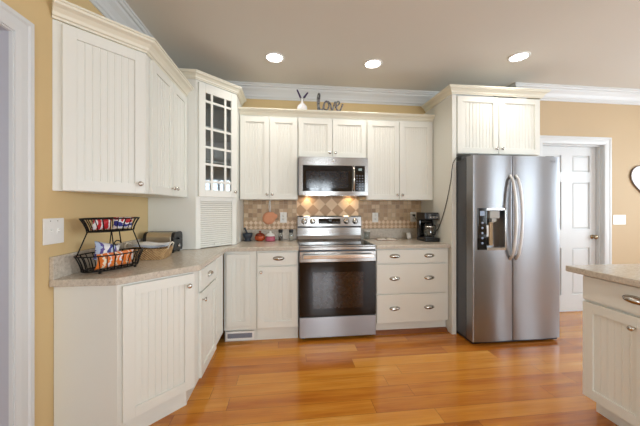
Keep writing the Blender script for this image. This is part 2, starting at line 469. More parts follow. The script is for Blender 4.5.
# straight run along the left wall; local x = world Y
t = empty('base_cabinet', (-.605, 1.915, 0), PI/2, 'narrow cream base cabinet with one drawer over a door along the left wall', 'cabinet')
MB().box(0, .765, 0, .608, KZ, CZ).build('body', 'cab', t, bevel=.002)
MB().box(0, .765, .06, .608, 0, KZ).build('toe_kick', 'cab', t)
slab(t, .048, .452, .716, .862, [.25], -.0005)
bead_door(t, .048, .452, .130, .706, -.0005, kn=(.078, .655))
MB().box(.50, .725, -.012, -.0005, .14, .862).build('filler_panel', 'cab', t, bevel=.002)

# back run (front face Y = 2.70 -> door faces 2.70, bodies 2.72)
YC = 2.72
def back_unit(name, x0, x1, label, kick=True):
    t = empty(name, (x0, YC, 0), 0, label, 'cabinet'); w_ = x1-x0
    MB().box(0, w_, 0, YB-YC-.002, KZ, CZ).build('body', 'cab', t, bevel=.0015)
    MB().box(0, w_, .045, YB-YC-.002, 0, KZ).build('toe_kick', 'cab', t)
    return t
t = back_unit('corner_base_cabinet', -.602, -.302, 'cream corner base cabinet with single beaded door above the floor register')
bead_door(t, .026, .242, .165, .845, -.0005, fw=.045)
t = back_unit('base_cabinet', -.300, .098, 'cream base cabinet with drawer over door left of the range')
slab(t, .012, .388, .735, .858, [.21], -.0005)
bead_door(t, .012, .388, .140, .722, -.0005, kn=(.045, .675))
t = back_unit('drawer_cabinet', .868, 1.645, 'cream cabinet of three wide drawers between range and refrigerator')
slab(t, .010, .748, .728, .862, [.195, .56], -.0005)
slab(t, .010, .748, .424, .716, [.195, .56], -.0005)
slab(t, .010, .748, .128, .412, [.195, .56], -.0005)
MB().prism([(.0445, 0), (.0445, .035), (.020, .028), (.006, .012), (.004, 0)], .002, .776, 'x').build('shoe_molding', plain('brown_stained_wood', (132, 76, 38), .35, var=.1), t)

# floor register in the toe space
t = empty('floor_register', (-.60, 2.745, .022), 0, 'white metal vent register in the toe space under the corner cabinet', 'vent')
b = MB().box(.012, .275, -.012, 0, 0, .082)
b.build('frame', 'white', t, bevel=.003)
b = MB()
b.box(.028, .258, -.0135, -.0121, .020, .064)
for i in range(12): b.box(.035+i*.0185, .037+i*.0185, -.0155, -.0130, .018, .066)
b.build('grille', plain('register_slots', (128, 132, 144), .5), t)

# ---- countertops
t = empty('countertop', (0, 0, CZ), 0, 'beige speckled countertop wrapping the left wall and corner up to the range', 'countertop')
CT0, CT1 = .0006, .038
poly = [(XL+.001, 1.563), (-.893, 1.563), (-.565, 1.880), (-.565, 2.672), (.1015, 2.672), (.1015, YB-.001), (XL+.001, YB-.001)]
MB().prism(poly, CT0, CT1).build('slab', 'stone', t, bevel=.006)
MB().box(XL+.001, XL+.021, 1.567, 2.580, CT1, .155).build('splash_strip', 'stone', t, bevel=.002)
MB().box(-.513, .10, YB-.021, YB-.001, CT1, .155).build('splash_strip', 'stone', t, bevel=.002)
t = empty('countertop', (0, 0, CZ), 0, 'beige speckled countertop over the three drawers beside the range', 'countertop')
MB().box(.8665, 1.648, 2.672, YB-.001, CT0, CT1).build('slab', 'stone', t, bevel=.006)
MB().box(.868, 1.648, YB-.021, YB-.001, CT1, .155).build('splash_strip', 'stone', t, bevel=.002)

# ---- tile backsplash
SY0, SY1 = YB-.010, YB-.001
t = empty('tile_backsplash', (0, SY1, 1.032), 0, 'tan stone tile backsplash with diamond pattern behind the range', 'backsplash')
def bs(name, mat, x0, x1, z0, z1):
    return MB().box(x0, x1, SY0-SY1, 0, z0-1.032, z1-1.032).build(name, mat, t)
bs('mosaic_field', 'mosaic', -.513, .1015, 1.137, 1.372)
bs('mosaic_field', 'mosaic', .850, 1.648, 1.137, 1.372)
bs('border_band', 'border', -.513, .1015, 1.032, 1.1365)
bs('border_band', 'border', .850, 1.648, 1.032, 1.1365)
bs('diamond_field', 'diamond', .1020, .8490, .92, 1.425)

# ---- wall cabinets
UZ0, UZ1 = 1.372, 2.267
CROWN = [(0, 0), (.006, 0), (.008, .010), (.014, .013), (.018, .028), (.030, .045), (.044, .054), (.047, .064), (.052, .066), (.052, .076), (0, .076)]
def crown(name, path, z, label, side=1, sx=1, sz=1):
    b = MB().sweep(path, [(o*sx, z+h*sz) for o, h in CROWN], side)
    return tag(b.build(name, 'crown'), label, 'molding')
YU = 3.032           # body fronts; door fronts 3.012
def upper(x0, x1, z0, z1, doors, kz, label, kn):
    t = empty('wall_cabinet', (x0, YU, z0), 0, label, 'cabinet'); w_ = x1-x0
    MB().box(0, w_, 0, YB-YU-.002, 0, 2.332-z0).build('body', 'cab', t, bevel=.0015)
    for (a, c), kx in zip(doors, kn): bead_door(t, a-x0, c-x0, .004, kz-z0, -.0005, kn=(kx-x0, .055), pitch=.027, fw=.055)
    return t
upper(-.510, .104, UZ0, UZ1, [(-.498, -.199), (-.193, .098)], 2.248, 'cream two-door wall cabinet between glass corner cabinet and microwave', [-.222, -.166])
upper(.106, .862, 1.827, UZ1, [(.114, .478), (.484, .856)], 2.248, 'short cream two-door wall cabinet directly above the microwave', [.452, .512])
upper(.864, 1.648, UZ0, UZ1, [(.872, 1.238), (1.244, 1.622)], 2.248, 'cream two-door wall cabinet above the coffee maker', [1.212, 1.272])
crown('cabinet_crown', [(-.512, YU-.002), (1.648, YU-.002)], UZ1+.001, 'cream crown molding along the top of the cabinets over the range', sz=.85)

# left wall uppers
LZ1 = 2.262
t = empty('angled_wall_cabinet', (XL+.001, 1.586, UZ0), PI/4, 'cream wall cabinet with beaded door angled out from the left wall', 'cabinet')
o45 = (XL+.001, 1.586)
bp = [(XL+.001, 1.586), (-.902, 1.883), (-.902, 1.927), (XL+.001, 1.927)]
MB().prism([loc45(p, o45) for p in bp], 0, LZ1-UZ0).build('body', 'cab', t, bevel=.0015)
bead_door(t, .036, .428, .003, 2.25-UZ0, -.0005, kn=(.394, .060), pitch=.034)
t = empty('wall_cabinet', (-.902, 1.929, UZ0), PI/2, 'cream two-door wall cabinet on the left wall beside the angled cabinet', 'cabinet')
MB().box(0, .652, 0, .310, 0, LZ1-UZ0).build('body', 'cab', t, bevel=.0015)
bead_door(t, .004, .342, .003, 2.25-UZ0, -.0005, kn=(.312, .060))
bead_door(t, .347, .646, .003, 2.25-UZ0, -.0005, kn=(.380, .060))
crown('cabinet_crown', [(XL+.001, 1.583), (-.9005, 1.8835), (-.9005, 2.583)], LZ1+.001, 'cream crown molding on top of the left wall cabinets', sx=1.35, sz=1.08)

# corner cabinet with glass door and appliance garage
Dg = -3.395
cA, cB = (-.816, 2.584), (-.515, 2.880)
t = empty('corner_cabinet', (cA[0], cA[1], .915), PI/4, 'tall cream corner cabinet with glazed door above a slatted roll door', 'cabinet')
oc = cA
TOPZ = 2.423-.915
wface = math.dist(cA, cB)
b = MB()
loc = lambda p: loc45(p, oc)
th = .018
def wallpanel(p, q, z0, z1, t_=.018):   # a vertical board between two plan points
    a, c = Vector(loc(p)), Vector(loc(q)); d_ = (c-a).normalized(); n_ = Vector((-d_.y, d_.x))*t_
    b.prism([tuple(a), tuple(c), tuple(c+n_), tuple(a+n_)], z0, z1)
wallpanel((XL+.002, cA[1]), cA, .001, TOPZ)
wallpanel(cB, (cB[0], YB-.002), .001, TOPZ)
wallpanel((cB[0]-.02, YB-.020), (XL+.022, YB-.020), .001, TOPZ, .016)
wallpanel((XL+.004, YB-.022), (XL+.004, cA[1]+.02), .001, TOPZ, .016)
full = [loc(p) for p in ((XL+.02, cA[1]+.018), (cA[0], cA[1]+.018), (cB[0]-.018, cB[1]), (cB[0]-.018, YB-.036), (XL+.02, YB-.036))]
for z in (TOPZ-.02, .462, .445-.0):
    b.prism(full, z, z+.016)
b.build('body', 'cab', t, bevel=.001)
for zz in (.80, 1.12):
    MB().prism([loc(p) for p in ((XL+.022, cA[1]+.06), (cA[0], cA[1]+.06), (cB[0]-.06, cB[1]), (cB[0]-.02, YB-.038), (XL+.022, YB-.038))], zz, zz+.014).build('shelf', 'cab', t)
# face frame
b = MB(); ST = .046; SR = .048
b.box(.003, ST, 0, .018, .001, TOPZ).box(wface-SR, wface-.003, 0, .018, .001, TOPZ)
b.box(ST, wface-SR, 0, .018, .428, .482).box(ST, wface-SR, 0, .018, TOPZ-.035, TOPZ)
b.build('face_frame', 'cab', t, bevel=.0015)
# tambour roll door
b = MB(); nz = 22; z0, z1 = .003, .427
for i in range(nz):
    a = z0+(z1-z0)*i/nz; c = z0+(z1-z0)*(i+1)/nz; m_ = (a+c)/2
    vs = [(x, y, z) for x in (ST+.001, wface-SR-.001) for (y, z) in ((.012, a+.001), (.006, a+.004), (.005, m_), (.006, c-.003), (.012, c))]
    b.add(vs, [(0, 5, 6, 1), (1, 6, 7, 2), (2, 7, 8, 3), (3, 8, 9, 4), (0, 1, 2, 3, 4), (5, 9, 8, 7, 6), (0, 4, 9, 5)])
tm = b.build('roll_door', 'cab', t)
MB().box(wface/2-.03, wface/2+.03, -.008, .0045, .022, .042).build('roll_door_pull', 'cab', tm, bevel=.003)
# glazed door
gx0, gx1, gz0, gz1 = .022, wface-.008, .470, TOPZ-.018
fw = .062
b = MB(); yf, yb = -.0205, -.0005
b.box(gx0, gx0+fw, yf, yb, gz0, gz1).box(gx1-fw, gx1, yf, yb, gz0, gz1)
b.box(gx0+fw, gx1-fw, yf, yb, gz1-fw-.015, gz1).box(gx0+fw, gx1-fw, yf, yb, gz0, gz0+fw)
gd = b.build('glass_door', 'cab', t, bevel=.0018)
px0, px1, pz0, pz1 = gx0+fw, gx1-fw, gz0+fw, gz1-fw-.015
b = MB(); mw = .0105
for x in (px0+.064, px1-.064): b.box(x-mw, x+mw, yf+.003, yb-.008, pz0, pz1)
for z in (pz0+.075, pz0+.235, pz0+.39, pz0+.56, pz1-.075): b.box(px0, px1, yf+.0035, yb-.0085, z-mw, z+mw)
b.build('muntins', 'cab', gd)
MB().box(px0-.004, px1+.004, -.0075, -.0035, pz0-.004, pz1+.004).build('glass_pane', 'pane', gd)
knob(gd, gx1-.026, gz0+.055, yf)
crown('cabinet_crown', [(XL+.12, cA[1]-.001), (cA[0]+.0004, cA[1]-.001), (cB[0]+.001, cB[1]-.0004), (cB[0]+.001, YB-.13)], 2.424, 'cream crown molding on top of the glass-door corner cabinet', sz=.85)

# refrigerator side panel and cabinet above it
PX0, PX1, PY = 1.650, 1.696, 2.657
tag(MB().box(PX0, PX1, PY, YB-.002, 0, 2.434).build('side_panel', 'cab', bevel=.002), 'tall cream panel standing left of the refrigerator', 'panel')
t = empty('wall_cabinet', (PX1+.001, 2.680, 1.838), 0, 'cream two-door wall cabinet above the refrigerator', 'cabinet')
MB().box(0, .948, 0, .645, 0, .596).build('body', 'cab', t, bevel=.0015)
bead_door(t, .014, .466, .004, .588, -.0005, kn=(.438, .055), pitch=.036)
bead_door(t, .473, .940, .004, .588, -.0005, kn=(.502, .055), pitch=.036)
crown('cabinet_crown', [(PX0-.001, YB-.13), (PX0-.001, PY-.002), (2.648, PY-.002), (2.648, YD-.11)], 2.436, 'cream crown molding above the refrigerator cabinet', side=1, sx=1.1, sz=.95)

# ---- island
t = empty('island_cabinet', (1.845, 1.545, 0), -PI/2, 'cream island with beaded doors and a drawer at the right edge', 'cabinet')
MB().box(0, 1.70, 0, .85, KZ-.01, CZ).build('body', 'cab', t, bevel=.002)
MB().box(.0, 1.70, .085, .80, 0, KZ-.01).build('toe_kick', 'cab', t)
for i in range(4):
    x0 = .006+i*.4235; x1 = x0+.4175
    slab(t, x0, x1, .718, .862, [x0+.265 if i == 0 else (x0+x1)/2], -.0005)
    kx = x0+.272 if i == 0 else x1-.03
    if i == 0:
        bead_door(t, x0, x0+.330, .122, .704, -.0005, kn=(.268, .643), pitch=.034)
        MB().box(x0+.334, x1, -.012, -.0005, .122, .704).build('filler_panel', 'cab', t, bevel=.002)
    else: bead_door(t, x0, x1, .122, .704, -.0005, kn=(kx, .643))
tag(MB().prism([(1.767, 1.598), (2.76, 1.598), (2.76, -.18), (1.767, -.18)], CZ+.0006, CZ+.038).build('island_countertop', 'stone', bevel=.006), 'beige speckled countertop on the island at the right edge', 'countertop')

# ------------------------------------------------------------------ range
RX0, RW = .106, .757
t = empty('range', (RX0, 2.700, 0), 0, 'stainless steel electric range with black glass oven door', 'range')
b = MB().box(0, RW, 0, .60, .04, .895); b.build('body', 'dgrey', t, bevel=.003)
for x in (.04, RW-.04):
    for y in (.05, .55): MB().lathe([(.018, 0), (.018, .04)], (x, y, 0), n=12).build('foot', 'black', t)
MB().box(.001, RW-.001, -.022, -.001, .030, .226).build('storage_drawer', 'steel', t, bevel=.004)
dr = MB().box(.001, RW-.001, -.026, -.001, .758, .862).build('oven_door', 'steel_h', t, bevel=.004)
MB().box(.001, RW-.001, -.025, -.001, .234, .757)  .build('oven_window', 'oven_glass', dr, bevel=.003)
b = MB().box(.13, RW-.13, -.0262, -.0255, .31, .66)
b.build('window_screen', plain('oven_window_tint', (44, 28, 16), .10), dr)
b = MB().box(.035, RW-.035, -.078, -.060, .800, .838)
b.box(.045, .070, -.062, -.0262, .806, .832).box(RW-.070, RW-.045, -.062, -.0262, .806, .832)
b.build('oven_handle', 'chrome', dr, bevel=.006, seg=3)
MB().box(.001, RW-.001, -.024, -.001, .874, .905).build('front_trim', 'steel_h', t, bevel=.004)
MB().box(0, RW, -.016, .600, .9055, .9185).build('cooktop_frame', 'steel_h', t, bevel=.003)
ck = MB().box(.018, RW-.018, .012, .520, .9188, .9225).build('cooktop', 'gloss', t, bevel=.001)
b = MB()
for cx, cy, r in ((.20, .15, .105), (.56, .15, .085), (.20, .38, .075), (.56, .38, .105), (.38, .38, .05)):
    for rr in (r, r*.7):
        ring = [(cx+rr*math.cos(a*PI/18), cy+rr*math.sin(a*PI/18), .9226) for a in range(36)]
        b.tube(ring, .0009, 4, closed=True)
b.build('burner_ring', plain('burner_marks', (90, 90, 92), .4), ck)
# backguard
b = MB().prism([(.530, .919), (.600, .919), (.600, 1.19), (.552, 1.19), (.540, 1.180), (.528, 1.068), (.545, 1.062), (.545, .96)], 0, RW, 'x')
bg = b.build('backguard', 'steel_h', t, bevel=.003)
MB().box(.004, RW-.004, .5255, .540, 1.052, 1.066).build('backguard_gap', 'black', bg, bevel=.001)
def on_bg(z): return .528+(.540-.528)*(z-1.068)/(1.180-1.068)
b = MB().prism([(on_bg(1.098)-.0018, 1.098), (on_bg(1.158)-.0018, 1.158), (on_bg(1.158)+.001, 1.158), (on_bg(1.098)+.001, 1.098)], .245, .505, 'x')
dp = b.build('display', 'gloss', bg)
b = MB()
M['pr'] = plain('display_print', (190, 196, 200), .4)
def seg_digit(b, x, z, s, on, y):
    S = {'a': (0, 1, 1, 1), 'g': (0, .5, 1, .5), 'd': (0, 0, 1, 0), 'f': (0, .5, 0, 1), 'b': (1, .5, 1, 1), 'e': (0, 0, 0, .5), 'c': (1, 0, 1, .5)}
    for k in on:
        x0, z0, x1, z1 = S[k]; w_ = .0012
        b.box(x+x0*s*.55-w_, x+x1*s*.55+w_, y-.0008, y, z+z0*s-w_, z+z1*s+w_)
for i, dgt in enumerate(('bc', 'abcdef', 'abged')): seg_digit(b, .362+i*.014, 1.128, .016, dgt, on_bg(1.13)-.0024)
for i in range(6): MB().box(.268+i*.014, .276+i*.014, on_bg(1.118)-.0030, on_bg(1.118)-.0022, 1.116, 1.119).build('display_mark', M['pr'], dp)
for i in range(6): MB().box(.415+i*.014, .423+i*.014, on_bg(1.118)-.0030, on_bg(1.118)-.0022, 1.116, 1.119).build('display_mark', M['pr'], dp)
b.build('display_figures', plain('display_print', (190, 196, 200), .4), dp)
for i, x in enumerate((.078, .178, .575, .680)):
    z = 1.126; y = on_bg(z)
    kb = MB().lathe([(.033, 0), (.033, -.005), (.027, -.008), (.025, -.026), (.022, -.030), (0, -.031)], (x, y, z), n=28, axis='y')
    ko = kb.build('control_knob', 'chrome', bg)
    MB().box(x-.0045, x+.0045, y-.038, y-.030, z-.024, z+.024).build('knob_grip', 'steel_h', ko, bevel=.002)

# ------------------------------------------------------------------ microwave
t = empty('microwave', (.110, 2.930, 1.417), 0, 'stainless steel over-the-range microwave above the range', 'microwave')
W_, H_ = .745, .405
MB().box(0, W_, .022, .395, .004, H_).build('body', 'dgrey', t, bevel=.002)
b = MB().box(0, W_, 0, .020, H_-.088, H_)          # wide top strip
b.box(0, .042, 0, .020, 0, H_-.088).box(.042, W_, 0, .020, 0, .042).box(W_-.034, W_, 0, .020, .042, H_-.088).box(.570, .602, 0, .020, .042, H_-.088)
mf = b.build('front_frame', 'steel_h', t, bevel=.0005)
wn = MB().box(.043, .569, .002, .018, .043, H_-.089).build('door_window', 'gloss', t)
MB().box(.078, .530, .0010, .0019, .075, .255).build('window_screen', plain('microwave_screen', (30, 30, 34), .10), wn)
b = MB().tube([(.585, .002, .050), (.585, -.028, .066), (.585, -.034, .18), (.585, -.028, .296), (.585, .002, .312)], .0085, 10)
b.build('handle', 'chrome', t)
cp = MB().box(.603, W_-.035, .002, .018, .043, H_-.089).build('control_panel', 'gloss', t)
bp_ = plain('button_print', (120, 128, 145), .4)
for r in range(6):
    for c in range(3): MB().box(.618+c*.030, .632+c*.030, .0008, .0018, .066+r*.028, .074+r*.028).build('button', bp_, cp)
b = MB()
for i, dgt in enumerate(('bc', 'abged', 'abcdef')): seg_digit(b, .634+i*.016, .268, .018, dgt, .0018)
b.build('panel_clock', emit('clock_digits', (.75, .95, .9), .9), cp)
MB().lathe([(.014, -.001), (.014, -.0001)], (.37, 0, H_-.040), n=24, axis='y').build('badge', plain('badge_metal', (225, 225, 225), .3, .6), t)
for i in range(2): MB().box(.07+i*.36, .31+i*.36, .07, .32, -.003, .0035).build('underside_filter', 'chrome', t)
for x in (.12, .62):
    o = MB().box(x-.03, x+.03, .335, .375, -.001, .003).build('cooktop_lamp', emit('cooktop_lamp_lens', (1, .78, .5), 3), t)
for x in (.23, .73):
    d_ = bpy.data.lights.new('cooktop_light', 'AREA'); d_.shape = 'RECTANGLE'; d_.size = .06; d_.size_y = .04; d_.energy = .22; d_.color = (1, .74, .45)
    o = bpy.data.objects.new('cooktop_light', d_); COL.objects.link(o); o.location = (x, 3.27, 1.412)

# ------------------------------------------------------------------ refrigerator
FX, FW_, FY = 1.700, .905, 2.400
t = empty('refrigerator', (FX, FY, 0), 0, 'stainless steel side-by-side refrigerator with ice and water dispenser', 'refrigerator')
MB().box(.003, FW_-.003, .108, .80, .035, 1.755).build('body', 'dgrey', t, bevel=.006)
b = MB().box(.01, FW_-.01, .03, .75, .012, .034); b.build('base_grille', 'black', t)
for x in (.05, FW_-.05):
    for y in (.07, .70): MB().lathe([(.02, 0), (.02, .013)], (x, y, 0), n=12).build('foot', 'black', t)
for x in (.01, FW_-.10): MB().box(x, x+.09, .06, .20, 1.756, 1.790).build('hinge_cover', 'dgrey', t, bevel=.006)
def fridge_door(x0, x1, hole=None):
    """full-height door: front bowed a little, vertical edges rounded; optional dispenser opening"""
    z0, z1, yb_, bow, r = .036, 1.774, .100, .010, .010
    def yy(x):
        u = (x-(x0+x1)/2)/((x1-x0)/2); y = bow*u*u
        for e in (x-x0, x1-x):
            if e < r: y += r-math.sqrt(max(0, r*r-(r-e)**2))
        return y
    xs = sorted(set([x0+.0001, x0+.002, x0+.005, x0+.009, x0+r] + [x0+r+(x1-x0-2*r)*i/14 for i in range(15)] + [x1-.0001, x1-.002, x1-.005, x1-.009, x1-r] + (list(hole[:2]) if hole else [])))
    zs = [z0, z1] + (list(hole[2:]) if hole else []); zs.sort()
    b = MB(); vs = [(x, yy(x), z) for z in zs for x in xs]; n = len(xs); fs = []
    for j in range(len(zs)-1):
        for i in range(n-1):
            if hole and xs[i] >= hole[0]-1e-6 and xs[i+1] <= hole[1]+1e-6 and zs[j] >= hole[2]-1e-6 and zs[j+1] <= hole[3]+1e-6: continue
            fs.append((j*n+i, j*n+i+1, (j+1)*n+i+1, (j+1)*n+i))
    b.add(vs, fs, True)
    e = [(x, yy(x)) for x in xs]
    cap = e + [(x1, yb_), (x0, yb_)]
    k = len(cap)
    for z in (z0, z1): b.add([(p[0], p[1], z) for p in cap], [tuple(range(k))])
    for (p, q) in ((e[-1], (x1, yb_)), ((x0, yb_), e[0]), ((x1, yb_), (x0, yb_))):
        b.add([(p[0], p[1], z0), (q[0], q[1], z0), (q[0], q[1], z1), (p[0], p[1], z1)], [(0, 1, 2, 3)])
    if hole:
        hx0, hx1, hz0, hz1 = hole; d0, d1 = yy(hx0), yy(hx1); D = .075
        b.add([(hx0, d0, hz0), (hx1, d1, hz0), (hx1, d1, hz1), (hx0, d0, hz1), (hx0, D, hz0), (hx1, D, hz0), (hx1, D, hz1), (hx0, D, hz1)],
              [(0, 1, 5, 4), (1, 2, 6, 5), (2, 3, 7, 6), (3, 0, 4, 7), (4, 5, 6, 7)])
    return b, yy
hole = (.135, .318, .905, 1.268)
b, yl = fridge_door(.0, .4025, hole); ld = b.build('freezer_door', 'steel', t)
b, yr = fridge_door(.4065, FW_); rd = b.build('fridge_door', 'steel', t)
# dispenser
b = MB().box(.045, .134, yl(.09)-.004, yl(.09)+.006, .893, 1.280)
dc = b.build('dispenser_panel', 'gloss', ld, bevel=.002)
b = MB()
for i in range(5): b.lathe([(.011, -.0005), (.011, 0)], (.089, yl(.09)-.004, .955+i*.047), n=14, axis='y')
b.box(.066, .112, yl(.09)-.0046, yl(.09)-.004, 1.21, 1.255)
b.build('dispenser_buttons', plain('pale_button_print', (150, 165, 190), .4), dc)
b = MB().box(.134, .330, yl(.2)-.004, yl(.2)+.006, .889, .912).box(.134, .330, yl(.2)-.004, yl(.2)+.006, 1.262, 1.282).box(.318, .330, yl(.2)-.004, yl(.2)+.006, .912, 1.262)
b.build('dispenser_frame', 'chrome', ld, bevel=.002)
MB().box(.175, .275, .012, .070, 1.185, 1.255).box(.20, .25, .02, .06, 1.15, 1.185).build('dispenser_nozzle', plain('grey_plastic', (176, 174, 168), .4), ld, bevel=.004)
MB().box(.197, .232, .045, .060, .925, 1.15).build('dispenser_paddle', plain('tan_plastic', (170, 138, 96), .4), ld, bevel=.004)
MB().box(.150, .182, .035, .055, 1.01, 1.12).build('ice_lever', 'white', ld, bevel=.004)
def fhandle(x, par):
    pts = []; n = 18
    for i in range(n+1):
        u = i/n; z = .80+.79*u; pts.append((x, .004-.072*math.sin(PI*u)**.55 if 0 < u < 1 else .010, z))
    MB().tube(pts, .0135, 10, flat=.9).build('handle', 'satin', par)
fhandle(.376, ld); fhandle(.436, rd)
# small maker's mark near the top of the right door: ring and two letter-like strokes
b = MB(); yy_ = yr(.80)-.0006
b.tube([(.800+.010*math.cos(a*PI/8), yy_, 1.728+.010*math.sin(a*PI/8)) for a in range(16)], .0012, 4, closed=True)
b.box(.818, .8205, yy_-.0006, yy_, 1.719, 1.737).box(.8205, .829, yy_-.0006, yy_, 1.719, 1.7215)
b.tube([(.845+.007*math.cos(a*PI/8), yy_, 1.728+.009*math.sin(a*PI/8)) for a in range(2, 17)], .0012, 4)
b.build('badge', plain('badge_grey', (120, 120, 124), .4), rd)

# ------------------------------------------------------------------ ceiling lights
def can_light(x, y, label, r=.075):
    t = empty('recessed_light', (x, y, CEIL), 0, label, 'ceiling light', 'recessed ceiling lights')
    MB().lathe([(r+.018, -.0005), (r+.018, -.004), (r+.012, -.008), (r, -.008), (r-.002, -.002), (r-.002, -.0005)], n=36).build('trim_ring', 'white', t)
    MB().lathe([(0, -.0050), (r*.5, -.0055), (r-.0025, -.003)], n=36).build('lens', 'lamp', t)
    d_ = bpy.data.lights.new('recessed_lamp', 'AREA'); d_.shape = 'DISK'; d_.size = r*1.8; d_.energy = 2.8; d_.spread = math.radians(130); d_.color = (1, .94, .85)
    o = bpy.data.objects.new('recessed_lamp', d_); COL.objects.link(o); o.location = (x, y, CEIL-.012)
    return t
can_light(-.128, 2.675, 'bright round recessed light nearest the glass corner cabinet')
can_light(.833, 2.68, 'bright round recessed light, middle one of the three in the ceiling')
can_light(2.161, 2.40, 'bright round recessed light nearest the refrigerator cabinet')
# ------------------------------------------------------------------ DETAILS
CT = CZ+.0385
# light switch by the left opening
def wall_plate(name, mat, place, w_, h_, slots, label, kind):
    """plate in local x,z facing -y"""
    loc_, rz = place
    t = empty(name, loc_, rz, label, kind)
    MB().box(-w_/2, w_/2, -.006, -.0005, -h_/2, h_/2).build('plate', mat, t, bevel=.003)
    for x, what in slots:
        if what == 'toggle':
            MB().box(x-.005, x+.005, -.008, -.006, -.012, .012).box(x-.0035, x+.0035, -.018, -.008, 0, .009).build('toggle', 'white', t, bevel=.001)
        elif what == 'rocker':
            MB().box(x-.0165, x+.0165, -.009, -.006, -.033, .033).build('rocker', 'white', t, bevel=.002)
        else:
            for z in (-.020, .020):
                r_ = MB().lathe([(.0155, -.008), (.0155, -.006)], (x, 0, z), n=20, axis='y').build('receptacle', 'white', t)
                MB().box(x-.007, x-.005, -.0084, -.0079, z-.004, z+.005).box(x+.005, x+.007, -.0084, -.0079, z-.004, z+.005).box(x-.002, x+.002, -.0084, -.0079, z-.010, z-.007).build('slots', 'grout', r_)
        MB().lathe([(0, -.0068), (.0022, -.0066), (.003, -.006)], (x, 0, h_/2-.014), n=10, axis='y').build('screw', 'nickel', t)
    return t
wall_plate('light_switch', 'white', ((XL, 1.592, 1.162), PI/2), .130, .133, [(-.023, 'toggle'), (.023, 'toggle')], 'white double switch plate on the tan wall above the left countertop', 'light switch')
wall_plate('light_switch', 'white', ((4.038, YD, 1.138), 0), .178, .118, [(-.046, 'toggle'), (0, 'toggle'), (.046, 'toggle')], 'white triple switch plate on the tan wall right of the door', 'light switch')
wall_plate('wall_outlet', 'white', ((-.054, SY0, 1.171), 0), .078, .124, [(0, 'outlet')], 'white outlet on the backsplash right of the hanging oven mitt', 'outlet')
wall_plate('wall_outlet', 'white', ((1.059, SY0, 1.166), 0), .074, .118, [(0, 'outlet')], 'white outlet on the backsplash just right of the range', 'outlet')
wall_plate('wall_outlet', 'white', ((1.545, SY0, 1.172), 0), .078, .120, [(0, 'outlet')], 'white outlet behind the coffee maker with a black plug in it', 'outlet')

# heart wall decoration
def heart(n=48, s=1.0):
    pts = []
    for i in range(n):
        t_ = 2*PI*i/n
        pts.append((s*16*math.sin(t_)**3/32, s*(13*math.cos(t_)-5*math.cos(2*t_)-2*math.cos(3*t_)-math.cos(4*t_))/32))
    return pts
t = empty('heart_plaque', (4.440, YD-.001, 1.615), 0, 'white heart-shaped plaque with brown rim hanging on the right wall', 'wall decoration')
MB().prism(heart(s=.50), -.014, 0, 'y').build('panel', plain('whitewashed_wood', (226, 230, 232), .5, var=.04), t)
MB().tube([(x, -.012, z) for x, z in heart(s=.505)], .006, 8, closed=True).build('rim', plain('dark_brown_wood', (92, 66, 48), .5), t)

# ---- things on top of the cabinets
CTOP = 2.3332
t = empty('bud_vase', (.151, 3.035, CTOP), 0, 'small white bud vase holding two lavender sprigs on top of the cabinets', 'vase')
MB().lathe([(.030, 0), (.048, .006), (.056, .028), (.050, .052), (.026, .078), (.013, .092), (.011, .120), (.014, .128), (.010, .126), (.008, .10), (0, .09)], n=28).build('body', plain('white_ceramic', (236, 234, 236), .25), t)
lav = plain('purple_lavender', (70, 52, 92), .8, var=.3, scale=120)
stm = plain('green_stem', (98, 112, 80), .7)
for dx, tx, zt in ((-.004, -.052, .225), (.004, .060, .200)):
    sp = MB().tube([(dx, 0, .095), (dx+(tx-dx)*.35, 0, .14), (tx*.72, 0, zt-.045)], .0022, 6).build('stem', stm, t)
    b = MB(); a = Vector((dx+(tx-dx)*.30, 0, .150)); c = Vector((tx, 0, zt))
    for i in range(9):
        q = a.lerp(c, i/8); rr = .0115*(1-.45*i/8)
        for k in range(5):
            an = 2*PI*k/5+i*.6
            b.lathe([(0, -.007), (.0045, -.002), (.0035, .004), (0, .008)], (q.x+rr*math.cos(an)*.7, q.y+rr*math.sin(an)*.7, q.z), n=6)
    b.build('blossom', lav, sp)

def love_mat():
    t = NT('lavender_print_lettering'); p, v = t.pos()
    f = t.noise(v, 55, 2, .6)
    t.base(t.ramp(f, [(.40, lin((52, 44, 58))), (.47, lin((112, 118, 108))), (.56, lin((160, 158, 160))), (.62, lin((70, 58, 84)))])); t.set(Roughness=.6)
    return t.m
t = empty('word_sign', (.312, 3.005, CTOP), 0, 'freestanding cursive word sign reading love on top of the cabinets', 'sign')
lm = love_mat()
def stroke(name, pts, r=.0085):
    # smooth the polyline (Catmull-Rom) and stand it up as a thick letter
    P = [pts[0]]+pts+[pts[-1]]; out = []
    for i in range(1, len(P)-2):
        for k in range(5):
            u = k/5; p0, p1, p2, p3 = P[i-1:i+3]
            out.append(tuple(.5*((2*p1[j])+(-p0[j]+p2[j])*u+(2*p0[j]-5*p1[j]+4*p2[j]-p3[j])*u*u+(-p0[j]+3*p1[j]-3*p2[j]+p3[j])*u**3) for j in range(2)))
    out.append(pts[-1])
    b = MB().tube([(x, 0, z) for x, z in out], r, 8)
    b.build(name, lm, t)
stroke('letter_l', [(.012, .012), (.006, .09), (.008, .155), (.020, .186), (.028, .165), (.020, .10), (.020, .04), (.036, .013), (.062, .020)], .010)
stroke('letter_o', [(.062, .020), (.074, .075), (.098, .108), (.122, .092), (.128, .055), (.112, .018), (.088, .014), (.074, .045), (.086, .092), (.118, .104), (.140, .092)])
stroke('letter_v', [(.140, .092), (.150, .060), (.160, .014), (.178, .040), (.194, .100), (.206, .094)])
